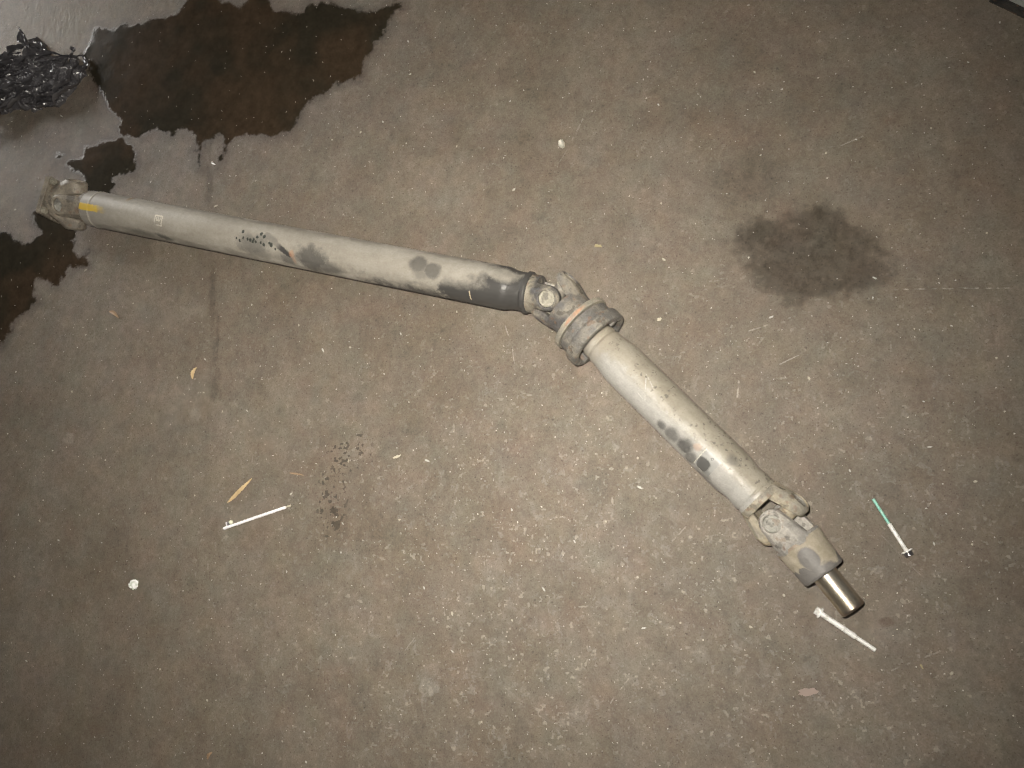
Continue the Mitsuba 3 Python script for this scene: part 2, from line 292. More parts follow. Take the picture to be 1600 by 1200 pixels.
def fine_bump(p, n, uv): return 0.0006 * fbm(p.x * 300, p.y * 300, p.z * 300, 2)
fine = proc(fine_bump, 0.0006)
def paint(col, rough, spec=0.5, bump=True, **k):
    b = {'type': 'principled', 'base_color': proc(col), 'roughness': rough, 'specular': spec, **k}
    return {'type': 'bumpmap', 'nested_texture': fine, 'scale': 1.0, 'bsdf': b} if bump else b
def tube_rough(p, n, uv): return 0.42 + 0.16 * fbm(p.x * 60, p.y * 60, p.z * 60, 2)
scene['rear_paint'] = paint(rear_col, 0.44, 0.45)
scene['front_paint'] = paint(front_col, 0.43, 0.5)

def cast(dark, dust, lo, hi, seed, freq=26.0):
    def fn(p, n, uv):
        f = fbm(p.x * freq + seed, p.y * freq, p.z * freq, 4); g = fbm(p.x * 170, p.y * 170, p.z * 170, 3); h = noise(p.x * 520, p.y * 520, p.z * 520)
        k = fbm(p.x * 75 + seed, p.y * 75, p.z * 75, 3)
        c = mix(dark, dust, smoothstep(lo, hi, 0.65 * f + 0.35 * k))
        c = mix(c, (0.045, 0.042, 0.038), 0.55 * smoothstep(0.60, 0.72, k)); c = mix(c, (0.20, 0.11, 0.06), 0.35 * smoothstep(0.62, 0.74, fbm(p.x * 110, p.y * 110 + seed, p.z * 110, 3)))
        return c * (0.62 + 0.46 * g + 0.3 * h)
    return fn
scene['cast_flange'] = paint(cast((0.15, 0.132, 0.108), (0.27, 0.24, 0.195), 0.35, 0.62, 3), 0.55)
scene['cast_dark'] = paint(cast((0.085, 0.082, 0.08), (0.25, 0.228, 0.185), 0.47, 0.62, 11), 0.48)
scene['cast_grey'] = paint(cast((0.10, 0.096, 0.094), (0.22, 0.20, 0.165), 0.40, 0.66, 21), 0.5)
scene['cast_dusty'] = paint(cast((0.25, 0.232, 0.195), (0.37, 0.325, 0.24), 0.32, 0.6, 31), 0.6)
scene['cast_slip_ear'] = paint(cast((0.25, 0.24, 0.225), (0.38, 0.36, 0.325), 0.32, 0.6, 41), 0.5)
scene['cap_pale'] = paint(cast((0.25, 0.235, 0.19), (0.33, 0.31, 0.255), 0.3, 0.6, 5, 60), 0.5)
scene['cap_grey'] = paint(cast((0.27, 0.265, 0.235), (0.36, 0.35, 0.315), 0.3, 0.6, 6, 60), 0.45)
scene['rubber'] = paint(cast((0.125, 0.12, 0.112), (0.215, 0.197, 0.165), 0.38, 0.66, 51, 40), 0.6)
scene['black_rubber'] = paint(cast((0.018, 0.018, 0.018), (0.035, 0.033, 0.03), 0.4, 0.6, 52, 40), 0.6, bump=False)
def ring_col(p, n, uv):
    f = fbm(p.x * 40, p.y * 40, p.z * 40, 4) - 0.5
    c = mix((0.24, 0.225, 0.19), (0.33, 0.30, 0.24), smoothstep(-0.1, 0.15, f))
    r = blob(uv.y, uv.x, 0.001, 0.0655, 0.022, 0.0028, 0.4, 1.2 * f)
    c = mix(c, (0.43, 0.22, 0.13), 0.8 * r * smoothstep(-0.22, 0.0, f))
    return c * (0.85 + 0.3 * noise(p.x * 400, p.y * 400, p.z * 400))
scene['rusty_ring'] = paint(ring_col, 0.42)
def slip_col(p, n, uv):
    x, a = uv.x, uv.y
    w = fbm(x * 45, a * 45, 3.5, 4) - 0.5
    dust = mix((0.31, 0.275, 0.21), (0.385, 0.345, 0.275), smoothstep(0.3, 0.65, fbm(x * 60, a * 60, 1.5, 3)))
    oil = dr.maximum(smoothstep(0.0, 0.006, x - 0.0755 + 0.05 * w - 0.30 * dr.clip(a, -0.035, 0.035)), blob(x, a, 0.070, -0.004, 0.018, 0.0135, 0.15, 0.4 * w))
    c = mix(dust, (0.15, 0.145, 0.143), 0.9 * oil)
    c = mix(c, (0.16, 0.10, 0.075), 0.5 * (1 - smoothstep(0.0, 0.006, dr.abs(x - 0.0435))) * smoothstep(0.02, 0.0, a))
    return c * (0.78 + 0.26 * fbm(p.x * 150, p.y * 150, p.z * 150, 3) + 0.18 * noise(p.x * 520, p.y * 520, p.z * 520))
scene['slip_paint'] = paint(slip_col, 0.5)
def sleeve_col(p, n, uv):
    f = fbm(uv.x * 30, uv.y * 90, 2.5, 4); g = noise(uv.x * 160, uv.y * 900, 1.5)
    c = mix((0.52, 0.45, 0.34), (0.76, 0.71, 0.62), smoothstep(0.3, 0.7, f)) * (0.85 + 0.25 * g)
    c = mix(c, (0.30, 0.22, 0.18), 0.7 * smoothstep(0.152, 0.161, uv.x + 0.01 * (f - 0.5)))
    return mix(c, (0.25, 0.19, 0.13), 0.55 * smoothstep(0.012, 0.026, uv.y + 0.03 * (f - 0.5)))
scene['bright_steel'] = {'type': 'principled', 'base_color': proc(sleeve_col), 'roughness': 0.31, 'metallic': 0.9, 'specular': 0.5}
scene['bare_rim'] = {'type': 'principled', 'base_color': rgb(0.50, 0.46, 0.38), 'roughness': 0.35, 'metallic': 0.6}
def zinc_col(p, n, uv):
    return mix((0.58, 0.57, 0.53), (0.86, 0.86, 0.84), smoothstep(0.24, 0.45, fbm(p.x * 190, p.y * 190, p.z * 190, 3)))
scene['zinc'] = {'type': 'principled', 'base_color': proc(zinc_col), 'roughness': 0.40, 'metallic': 0.0, 'specular': 0.8}
scene['zinc_dark'] = {'type': 'principled', 'base_color': rgb(0.22, 0.21, 0.22), 'roughness': 0.3, 'metallic': 0.8}
def lock_col(p, n, uv):
    return mix((0.10, 0.50, 0.40), (0.45, 0.68, 0.58), fbm(p.x * 260, p.y * 260, p.z * 260, 3))
scene['thread_lock'] = {'type': 'principled', 'base_color': proc(lock_col), 'roughness': 0.35}
scene['white_rod'] = {'type': 'principled', 'base_color': rgb(0.84, 0.83, 0.85), 'roughness': 0.4, 'specular': 0.6}
scene['pale_lime'] = {'type': 'principled', 'base_color': rgb(0.66, 0.66, 0.52), 'roughness': 0.5}
def foil_col(p, n, uv): return mix((0.55, 0.60, 0.50), (0.88, 0.88, 0.88), smoothstep(0.3, 0.55, fbm(p.x * 110, p.y * 110, p.z * 110, 2)))
scene['white_paper'] = {'type': 'principled', 'base_color': proc(foil_col), 'roughness': 0.45}
def leaf_col(p, n, uv): return mix((0.42, 0.30, 0.16), (0.66, 0.51, 0.30), fbm(p.x * 120, p.y * 120, 2.5, 3))
scene['dry_leaf'] = {'type': 'twosided', 'bsdf': {'type': 'principled', 'base_color': proc(leaf_col), 'roughness': 0.6}}
def dull_col(p, n, uv): return mix((0.22, 0.145, 0.09), (0.36, 0.25, 0.155), fbm(p.x * 120, p.y * 120, 2.5, 3))
scene['dull_leaf'] = {'type': 'twosided', 'bsdf': {'type': 'principled', 'base_color': proc(dull_col), 'roughness': 0.6}}
def chip_col(p, n, uv): return mix((0.40, 0.36, 0.28), (0.60, 0.56, 0.46), fbm(p.x * 150, p.y * 150, 4.5, 3))
scene['pale_chip'] = {'type': 'principled', 'base_color': proc(chip_col), 'roughness': 0.7}
scene['pink_chip'] = {'type': 'principled', 'base_color': rgb(0.30, 0.235, 0.205), 'roughness': 0.7}
scene['yellow_chip'] = {'type': 'principled', 'base_color': rgb(0.30, 0.255, 0.15), 'roughness': 0.7}
def stone_col(p, n, uv): return mix((0.40, 0.41, 0.35), (0.68, 0.64, 0.56), smoothstep(0.35, 0.6, fbm(p.x * 130, p.y * 130, p.z * 130, 3)))
scene['pebble_stone'] = {'type': 'principled', 'base_color': proc(stone_col), 'roughness': 0.7}
scene['grit_stone'] = {'type': 'principled', 'base_color': rgb(0.62, 0.59, 0.53), 'roughness': 0.5}
scene['sticker_foil'] = {'type': 'principled', 'base_color': rgb(0.40, 0.41, 0.40), 'roughness': 0.28, 'specular': 0.6}
def bag_col(p, n, uv): return mix((0.02, 0.02, 0.025), (0.11, 0.105, 0.11), 0.5 * fbm(p.x * 90, p.y * 90, p.z * 90, 3) + 0.5 * fbm(p.x * 30, p.y * 30, p.z * 30, 3))
scene['black_plastic'] = {'type': 'twosided', 'bsdf': {'type': 'principled', 'base_color': proc(bag_col), 'roughness': 0.3, 'specular': 1.0, 'clearcoat': 1.0, 'clearcoat_gloss': 0.8}}
scene['grey_sheet'] = {'type': 'principled', 'base_color': rgb(0.30, 0.31, 0.29), 'roughness': 0.5}

# ------------------------------------------------------------------ the setting: floor
fl = trimesh.Trimesh([[-7, -6, 0], [7, -6, 0], [7, 6, 0], [-7, 6, 0]], [[0, 1, 2], [0, 2, 3]], process=False)
add('floor', fl, 'floor_material', kind='structure')

# puddles: thin sheets of oily water with ragged edges
def sheet(pts, rim=0.030, step=0.006):
    """a film lying over its outline and a rim of damp floor; uv.x = distance in from the outline"""
    import shapely
    poly = Polygon(pts).buffer(0); x0, y0, x1, y1 = poly.bounds
    X, Y = np.meshgrid(np.arange(x0 - rim - step, x1 + rim + step, step), np.arange(y0 - rim - step, y1 + rim + step, step), indexing='ij')
    q = shapely.points(X.ravel(), Y.ravel()); d = shapely.distance(q, poly.exterior) * np.where(shapely.contains(poly, q), 1, -1)
    ny = X.shape[1]; i, j = np.meshgrid(np.arange(X.shape[0] - 1), np.arange(ny - 1), indexing='ij'); k = (i * ny + j).ravel()
    quad = np.c_[k, k + ny, k + ny + 1, k + 1]; quad = quad[(d[quad] > -rim).all(1)]
    used, inv = np.unique(quad, return_inverse=True); quad = inv.reshape(quad.shape)
    d = d[used]; z = 0.0003 + 0.0007 * np.clip((d + 0.02) / 0.03, 0, 1)
    v = np.c_[X.ravel()[used], Y.ravel()[used], z]
    m = trimesh.Trimesh(v, np.vstack([quad[:, [0, 1, 2]], quad[:, [0, 2, 3]]]), process=False)
    return m, np.c_[d, d * 0]
A = [(-1.468, 1.159), (-1.457, 1.171), (-1.41, 1.151), (-1.371, 1.154), (-1.331, 1.15), (-1.285, 1.155), (-1.239, 1.152), (-1.217, 1.165), (-1.197, 1.196), (-1.122, 1.183), (-1.105, 1.157), (-1.06, 1.138), (-1.04, 1.148), (-1.033, 1.161), (-0.994, 1.149), (-0.974, 1.112), (-0.918, 1.09), (-0.885, 1.103), (-0.838, 1.1), (-0.791, 1.074), (-0.738, 1.06), (-0.701, 1.068), (-0.682, 1.08), (-0.669, 1.058), (-0.693, 1.038), (-0.702, 1.008), (-0.73, 0.982), (-0.747, 0.951), (-0.759, 0.913), (-0.816, 0.91), (-0.861, 0.886), (-0.886, 0.859), (-0.911, 0.825), (-0.97, 0.816), (-1.026, 0.831), (-1.053, 0.828), (-1.065, 0.811), (-1.077, 0.787), (-1.091, 0.769), (-1.088, 0.798), (-1.082, 0.833), (-1.103, 0.839), (-1.126, 0.833), (-1.135, 0.808), (-1.139, 0.77), (-1.149, 0.81), (-1.161, 0.845), (-1.192, 0.869), (-1.213, 0.859), (-1.259, 0.873), (-1.288, 0.864), (-1.318, 0.862), (-1.35, 0.873), (-1.368, 0.896), (-1.362, 0.916), (-1.397, 0.949), (-1.417, 0.987), (-1.444, 1.019), (-1.473, 1.06), (-1.494, 1.099), (-1.48, 1.125), (-1.465, 1.137)]
B_ = [(-1.358, 0.877), (-1.336, 0.863), (-1.317, 0.851), (-1.315, 0.832), (-1.308, 0.825), (-1.314, 0.814), (-1.305, 0.8), (-1.311, 0.786), (-1.331, 0.781), (-1.349, 0.782), (-1.366, 0.778), (-1.361, 0.763), (-1.362, 0.745), (-1.379, 0.739), (-1.4, 0.737), (-1.422, 0.74), (-1.438, 0.754), (-1.451, 0.774), (-1.457, 0.797), (-1.476, 0.809), (-1.504, 0.825), (-1.502, 0.84), (-1.48, 0.839), (-1.462, 0.841), (-1.46, 0.856), (-1.467, 0.87), (-1.443, 0.868), (-1.418, 0.87), (-1.386, 0.873)]
B2 = [(-1.543, 0.856), (-1.534, 0.862), (-1.519, 0.855), (-1.509, 0.851), (-1.517, 0.844), (-1.532, 0.845)]
C_ = [(-1.84, 0.69), (-1.76, 0.688), (-1.682, 0.688), (-1.667, 0.69), (-1.65, 0.683), (-1.637, 0.668), (-1.62, 0.657), (-1.6, 0.648), (-1.583, 0.659), (-1.562, 0.672), (-1.572, 0.688), (-1.581, 0.702), (-1.589, 0.715), (-1.593, 0.731), (-1.563, 0.733), (-1.528, 0.717), (-1.496, 0.698), (-1.465, 0.679), (-1.456, 0.666), (-1.46, 0.642), (-1.457, 0.627), (-1.449, 0.608), (-1.435, 0.608), (-1.415, 0.614), (-1.406, 0.607), (-1.426, 0.601), (-1.415, 0.584), (-1.417, 0.574), (-1.439, 0.576), (-1.467, 0.577), (-1.469, 0.566), (-1.475, 0.552), (-1.486, 0.553), (-1.491, 0.535), (-1.506, 0.54), (-1.521, 0.547), (-1.549, 0.567), (-1.562, 0.557), (-1.553, 0.544), (-1.563, 0.53), (-1.542, 0.513), (-1.559, 0.503), (-1.572, 0.489), (-1.596, 0.476), (-1.612, 0.46), (-1.606, 0.445), (-1.623, 0.434), (-1.633, 0.42), (-1.643, 0.412), (-1.717, 0.405), (-1.802, 0.456)]
m, uv = sheet(A); m.vertices[:, 2] += 0; add('oil_puddle', m, 'oily_water', 'largest dark oily puddle with ragged edges behind the shaft, beside the black plastic', 'puddle', smooth=True, uv=uv)
m, uv = sheet(B_); m.vertices[:, 2] += 0.00012; add('oil_puddle', m, 'oily_water', 'small dark oily puddle just behind the flange end of the shaft', 'puddle', smooth=True, uv=uv)
m, uv = sheet(B2); m.vertices[:, 2] += 0.00024; add('oil_puddle', m, 'oily_water', 'tiny oily puddle left of the small puddle behind the flange', 'puddle', smooth=True, uv=uv)
m, uv = sheet(C_); m.vertices[:, 2] += 6e-05; add('oil_puddle', m, 'oily_water', 'dark oily puddle in front of the flange, running out of the left edge', 'puddle', smooth=True, uv=uv)

# ------------------------------------------------------------------ the drive shaft
S = 'drive_shaft'
tag(S, 'two-piece drive shaft of dusty beige tubes with three universal joints and a bright steel end', 'drive shaft')
J0 = np.array([-1.4357, 0.7070, 0.0500]); J2 = np.array([-0.3427, 0.3983, 0.0540]); J3 = np.array([0.0063, 0.0210, 0.0460]); SE = np.array([0.1012, -0.1105, 0.0500])
FR, FF, FS = Frame(J0, J2 - J0), Frame(J2, J3 - J2), Frame(J3, SE - J3)
LR, LF = np.linalg.norm(J2 - J0), np.linalg.norm(J3 - J2)
J1 = FR([[0.022, 0, 0]])[0]

def yoke(R, rw, rb, Lb, t, wb, rc, hub=0.012, hole=0.0, clear=None, taper=1.0):
    """a fork: the joint's centre at the origin, its base ring at x=-Lb, two ears along y"""
    ring = cyl(rb, -Lb - hub, -Lb + 0.006)
    parts = [ring]
    for s in (1, -1):
        def yc(r, a, b): return cyl(r, min(a * s, b * s), max(a * s, b * s), 'y')
        disc = [yc(rw, R - t, R - 0.0045), yc(rw - 0.004, R - 0.001, R)]
        y0, y1 = max(0.0, rb - t * 1.15), rb - 0.0012
        zz = wb * taper
        base = [box(-Lb - 0.004, -Lb + 0.006, min(y0 * s, (rb - 0.012) * s), max(y0 * s, (rb - 0.012) * s), -zz, zz), box(-Lb - 0.004, -Lb + 0.006, min((rb - 0.013) * s, y1 * s), max((rb - 0.013) * s, y1 * s), -zz * 0.55, zz * 0.55)]
        parts.append(hull(*disc, *base))
    m = m3.Manifold.batch_boolean(parts, m3.OpType.Add)
    c = R - t if clear is None else clear
    m = m - hull(m3.Manifold.sphere(c, 48), cyl(c * 0.8, 0, 0.05)) - cyl(rc, -R - 0.01, R + 0.01, 'y')
    if hole: m = m - cyl(hole, -Lb - hub - 0.01, -Lb - hub + 0.02)
    return m
def fork_frame(center, D, E):
    """x = D (from the base to the centre), y = the ears' direction E"""
    f = Frame.__new__(Frame); f.o, f.d = np.asarray(center, float), nrm(D); E = np.asarray(E, float)
    f.s = nrm(E - f.d * (E @ f.d)); f.n = np.cross(f.d, f.s); return f
def cross(key, center, Ea, Eb, Ra, Rb, rc, mat, cap, sink=0.0025):
    k = add(key, fr_mesh(center, Ea, Eb, cross_body(Ra, Rb)), mat, smooth=35)
    for E, R in ((Ea, Ra), (Eb, Rb)):
        for s in (1, -1):
            f = Frame(center, E * s, (0.13, 0.21, 0.9))
            prof = [(R - 0.020, 0.0), (R - 0.020, rc - 0.0003), (R - sink - 0.0012, rc - 0.0003), (R - sink, rc - 0.002), (R - sink, rc * 0.62), (R - sink - 0.0010, rc * 0.58), (R - sink - 0.0010, 0.0)]
            m, uv = lathe(f, sharp(prof), rc, 40)
            add(key + '__bearing_cap', m, cap, smooth=True, uv=uv)
def cross_body(Ra, Rb):
    return m3.Manifold.batch_boolean([m3.Manifold.sphere(0.0165, 32), cyl(0.0092, -Ra + 0.012, Ra - 0.012, 'x'), cyl(0.0092, -Rb + 0.012, Rb - 0.012, 'y'), cyl(0.0128, -Ra + 0.020, Ra - 0.020, 'x'), cyl(0.0128, -Rb + 0.020, Rb - 0.020, 'y')], m3.OpType.Add)
def fr_mesh(center, Ea, Eb, m):
    f = Frame.__new__(Frame); f.o, f.d, f.s = np.asarray(center), nrm(Ea), nrm(Eb); f.n = np.cross(f.d, f.s); return f.mesh(m)
def rolled(f, deg):
    a = math.radians(deg); return nrm(f.n * math.cos(a) - f.s * math.sin(a))
def hexagon(r, x0, x1):
    m = m3.Manifold.cylinder(x1 - x0, r, r, 6).translate([0, 0, x0]).rotate([0, 90, 0])
    dome = m3.Manifold.cylinder(x1 - x0, r * 1.04, r * 0.90, 36).translate([0, 0, x0]).rotate([0, 90, 0])
    return m ^ dome

# --- the companion flange at the left end, its nuts, the first joint
Ea1 = rolled(FR, 22)                                  # ears of the rear tube's left fork
Df = nrm(FR.d * 0.965 + FR.s * 0.03 + FR.n * -0.25)    # from the flange plate to the joint
Ef = nrm(np.cross(Df, Ea1))
if Ef @ FR.s < 0: Ef = -Ef
Ea1f = nrm(np.cross(Ef, Df))
ff = fork_frame(J1, Df, Ef)
R1 = 0.050
plate = hull(*[hull(cyl(0.0075, -0.053, -0.045).translate([0, a * 0.0345, b * 0.0345]), cyl(0.0068, -0.0537, -0.0443).translate([0, a * 0.0345, b * 0.0345])) for a in (-1, 1) for b in (-1, 1)])
plate = plate - m3.Manifold.batch_boolean([cyl(0.0052, -0.06, -0.03).translate([0, a * 0.033, b * 0.033]) for a in (-1, 1) for b in (-1, 1)], m3.OpType.Add)
pf = Frame.__new__(Frame); pf.o = ff.o; pf.d = ff.d
pf.n = nrm(FR.n - ff.d * (FR.n @ ff.d)); pf.s = np.cross(pf.n, pf.d)
add(S + '__flange_plate', pf.mesh(plate), 'cast_flange', smooth=30)
for a in (-1, 1):
    for b in (-1, 1):
        g = Frame(pf([[-0.044, a * 0.033, b * 0.033]])[0], pf.d, pf.n)
        add(S + '__flange_plate__nut', g.mesh(hexagon(0.0078, 0.0004, 0.0065) + cyl(0.0045, -0.0092, 0.0095, n=24)), 'cap_pale', smooth=30)

yk = yoke(R1 + 0.002, 0.0235, 0.037, 0.034, 0.023, 0.030, 0.0135, hub=0.0105, clear=0.0265, taper=1.0)
add(S + '__flange_fork', ff.mesh(rounded(yk, 0.002, 2, 0.0007, 5)), 'cast_flange', smooth=True)
cross(S + '__joint_cross', J1, Ea1, Ef, R1 - 0.004, R1, 0.0135, 'cast_flange', 'cap_grey')
fy = fork_frame(J1, -FR.d, Ea1)
yk = yoke(R1 - 0.004, 0.0225, 0.0365, 0.050, 0.017, 0.0235, 0.0135, hub=0.012, clear=0.028)
add(S + '__tube_fork', fy.mesh(rounded(yk, 0.002, 2, 0.0007, 6)), 'cast_flange', smooth=True)

# --- rear tube
rt = 0.03825
prof = [(0.0735, 0.0), (0.0735, 0.0366), (0.0755, 0.0376), (0.0965, 0.0378), (0.098, 0.0392), (0.1015, 0.0392), (0.103, rt), (0.13, rt), (0.30, rt), (0.55, rt), (0.8, rt), (1.046, rt), (1.050, 0.0379), (1.058, 0.0352), (1.063, 0.0345), (1.0665, 0.0343), (1.081, 0.0340), (1.0825, 0.0352), (1.0845, 0.0372), (1.0895, 0.0372), (1.0915, 0.0355), (1.0925, 0.0335), (1.0925, 0.0)]
m, uv = lathe(FR, sharp(prof, 0.0008), rt, 120)
add(S + '__rear_tube', m, 'rear_paint', 'long beige dusty tube with yellow dab, square stamp and black oil marks', smooth=True, uv=uv)
# --- second joint
Ea2 = rolled(FR, 18)
fk = fork_frame(J2, FR.d, Ea2)
R2 = 0.044
yk = yoke(R2, 0.0215, 0.0335, 0.034, 0.015, 0.0225, 0.0145, hub=0.010, clear=0.028)
add(S + '__tube_fork', fk.mesh(rounded(yk, 0.0018, 2, 0.0006, 8)), 'cast_dark', 'dark oily fork with a pale round bearing cap', smooth=True)
Eb2 = nrm(np.cross(FF.d, Ea2))
if Eb2 @ FF.s < 0: Eb2 = -Eb2
cross(S + '__joint_cross', J2, Ea2, Eb2, R2, R2, 0.0145, 'cast_grey', 'cap_pale', 0.0008)
fk = fork_frame(J2, -FF.d, Eb2)
yk = yoke(R2 + 0.001, 0.0215, 0.0400, 0.032, 0.0150, 0.026, 0.0145, hub=0.030, clear=0.0295)
add(S + '__collar_fork', fk.mesh(rounded(yk, 0.0018, 2, 0.0006, 9)), 'cast_grey', smooth=True)
# --- collar: dust ring, rubber cushion with two lobes
prof = [(0.0605, 0.030), (0.0605, 0.0535), (0.062, 0.0546), (0.0685, 0.0546), (0.070, 0.0535), (0.070, 0.030)]
m, uv = lathe(FF, sharp(prof), 0.0546, 96); add(S + '__dust_ring', m, 'rusty_ring', 'thin metal ring with an orange rust stripe on top', smooth=True, uv=uv)
prof = [(0.0712, 0.030), (0.0712, 0.0495), (0.0725, 0.0515), (0.0895, 0.0512), (0.0930, 0.0500), (0.0945, 0.0470), (0.0945, 0.0405), (0.0935, 0.0390), (0.088, 0.0370), (0.078, 0.036), (0.078, 0.030)]
m, uv = lathe(FF, sharp(prof), 0.05, 96); add(S + '__rubber_cushion', m, 'rubber', smooth=True, uv=uv)
prof = [(0.0900, 0.0440), (0.0900, 0.0545), (0.0915, 0.0566), (0.0950, 0.0575), (0.1085, 0.0572), (0.1115, 0.0560), (0.1125, 0.0535), (0.1125, 0.0470), (0.1110, 0.0452), (0.1000, 0.0440), (0.0900, 0.0440)]
m, uv = lathe(FF, sharp(prof), 0.057, 96); add(S + '__cushion_lip', m, 'rubber', smooth=True, uv=uv)
for a in (62, -118):                                             # two nibs on the lip's inner edge
    f = Frame(FF([[0.1085, 0, 0]])[0], FF.d, FF.n * math.cos(math.radians(a)) + FF.s * math.sin(math.radians(a)))
    add(S + '__cushion_lip__nib', f.mesh(rounded(box(-0.010, 0.006, -0.004, 0.004, 0.036, 0.047), 0.0015, 3)), 'rubber', smooth=True)
# --- front tube
rf = 0.0375
prof = [(0.0715, 0.0), (0.0715, 0.0300), (0.100, 0.0300), (0.1085, 0.0302), (0.110, 0.0318), (0.1165, 0.0322), (0.119, 0.0308), (0.122, 0.0316), (0.124, 0.0326), (0.136, 0.0330), (0.142, 0.0338), (0.158, 0.0366), (0.164, 0.0373), (0.171, rf), (0.20, rf), (0.30, rf), (0.409, rf), (0.417, 0.0372), (0.431, 0.0346), (0.436, 0.0342), (0.441, 0.0344), (0.452, 0.0356), (0.460, 0.0352), (0.4625, 0.0340), (0.465, 0.0352), (0.470, 0.0352), (0.472, 0.034), (0.472, 0.0)]
m, uv = lathe(FF, sharp(prof, 0.0008), rf, 120)
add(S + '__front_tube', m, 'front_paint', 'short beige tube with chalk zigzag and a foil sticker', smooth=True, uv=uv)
# foil sticker bent round the tube
def patch(f, r, x0, x1, a0, a1, h, nx=10, na=16, skew=0.0):
    X, Aa = np.meshgrid(np.linspace(x0, x1, nx), np.linspace(a0, a1, na), indexing='ij')
    X = X + skew * (Aa - a0) ; th = Aa / r
    out = f(np.c_[X.ravel(), ((r + h) * np.sin(th)).ravel(), ((r + h) * np.cos(th)).ravel()]); inn = f(np.c_[X.ravel(), ((r - .0004) * np.sin(th)).ravel(), ((r - .0004) * np.cos(th)).ravel()])
    i, j = np.meshgrid(np.arange(nx - 1), np.arange(na - 1), indexing='ij'); a = (i * na + j).ravel(); n = nx * na
    fo = np.vstack([np.c_[a, a + na, a + 1], np.c_[a + 1, a + na, a + na + 1]])
    rim = np.r_[np.arange(na), np.arange(1, nx) * na + na - 1, (nx - 1) * na + np.arange(na - 1)[::-1], np.arange(nx - 2, 0, -1) * na]
    rn = np.roll(rim, -1)
    mesh = trimesh.Trimesh(np.vstack([out, inn]), np.vstack([fo, fo[:, ::-1] + n, np.c_[rim, rn, rim + n], np.c_[rn, rn + n, rim + n]]), process=False)
    if mesh.volume < 0: mesh.faces = mesh.faces[:, ::-1]
    return mesh
def sticker_col(p, n, uv):
    q = mi.Vector3f(p.x - J2[0], p.y - J2[1], p.z - J2[2])
    x = q.x * float(FF.d[0]) + q.y * float(FF.d[1]) + q.z * float(FF.d[2]); a = (q.x * float(FF.s[0]) + q.y * float(FF.s[1]))
    w = fbm(x * 60, a * 60, 1.5, 3) - 0.5
    c = mix((0.32, 0.32, 0.305), (0.38, 0.38, 0.365), smoothstep(-0.15, 0.15, w))
    o = dr.maximum(blob(x, a, 0.377, -0.0235, 0.0115, 0.0095, 0.2, w), 0.6 * blob(x, a, 0.391, -0.031, 0.008, 0.006, 0.5, w))
    c = mix(c, OIL, 0.8 * o)
    ring = 1 - smoothstep(0.0003, 0.0008, dr.abs(dr.sqrt(dr.square(x - 0.383) + dr.square(a + 0.0078)) - 0.0018))
    c = mix(c, (0.15, 0.15, 0.15), 0.7 * ring)
    edge = dr.maximum(1 - smoothstep(0.0006, 0.0012, x - 0.3655), 0.0)
    return mix(c, (0.62, 0.60, 0.50), 0.8 * edge)
scene['sticker_foil'] = {'type': 'principled', 'base_color': proc(sticker_col), 'roughness': 0.33, 'specular': 0.6}
add(S + '__front_tube__foil_sticker', patch(FF, rf, 0.3655, 0.3965, -0.037, -0.002, 0.0003), 'sticker_foil', smooth=40)
# --- third joint
Es = rolled(FS, 20)
Ef3 = nrm(np.cross(FF.d, Es))
if Ef3 @ FF.s < 0: Ef3 = -Ef3
R3 = 0.0445
fk = fork_frame(J3, FF.d, Ef3)
yk = yoke(R3, 0.0195, 0.0362, 0.0385, 0.0165, 0.0215, 0.0140, hub=0.006, clear=0.0285)
add(S + '__tube_fork', fk.mesh(rounded(yk, 0.0018, 2, 0.0007, 12)), 'cast_dusty', 'dusty tan fork at the front tube end', smooth=True)
cross(S + '__joint_cross', J3, Es, Ef3, R3, R3, 0.0140, 'cast_dusty', 'cap_grey', 0.0015)
fk = fork_frame(J3, -FS.d, Es)
yk = yoke(R3, 0.0205, 0.0375, 0.043, 0.0165, 0.0255, 0.0140, hub=0.004, clear=0.0285, taper=1.1)
add(S + '__slip_fork', fk.mesh(rounded(yk, 0.0018, 2, 0.0007, 14)), 'cast_slip_ear', smooth=True)
prof = [(0.0405, 0.0), (0.0405, 0.0365), (0.0425, 0.0382), (0.0465, 0.0380), (0.052, 0.0368), (0.075, 0.0352), (0.096, 0.0340), (0.0988, 0.0328), (0.0998, 0.031), (0.0998, 0.0)]
m, uv = lathe(FS, sharp(prof), 0.0345, 96)
add(S + '__slip_body', m, 'slip_paint', 'tan dusty body darkened with oil at its lower end', smooth=True, uv=uv)
prof = [(0.099, 0.0), (0.099, 0.0192), (0.1594, 0.0192), (0.1612, 0.0186), (0.1622, 0.0174), (0.1622, 0.0140), (0.150, 0.0135), (0.150, 0.0)]
m, uv = lathe(FS, sharp(prof), 0.0192, 80)
add(S + '__steel_sleeve', m, 'bright_steel', 'bright polished steel sleeve', smooth=True, uv=uv)

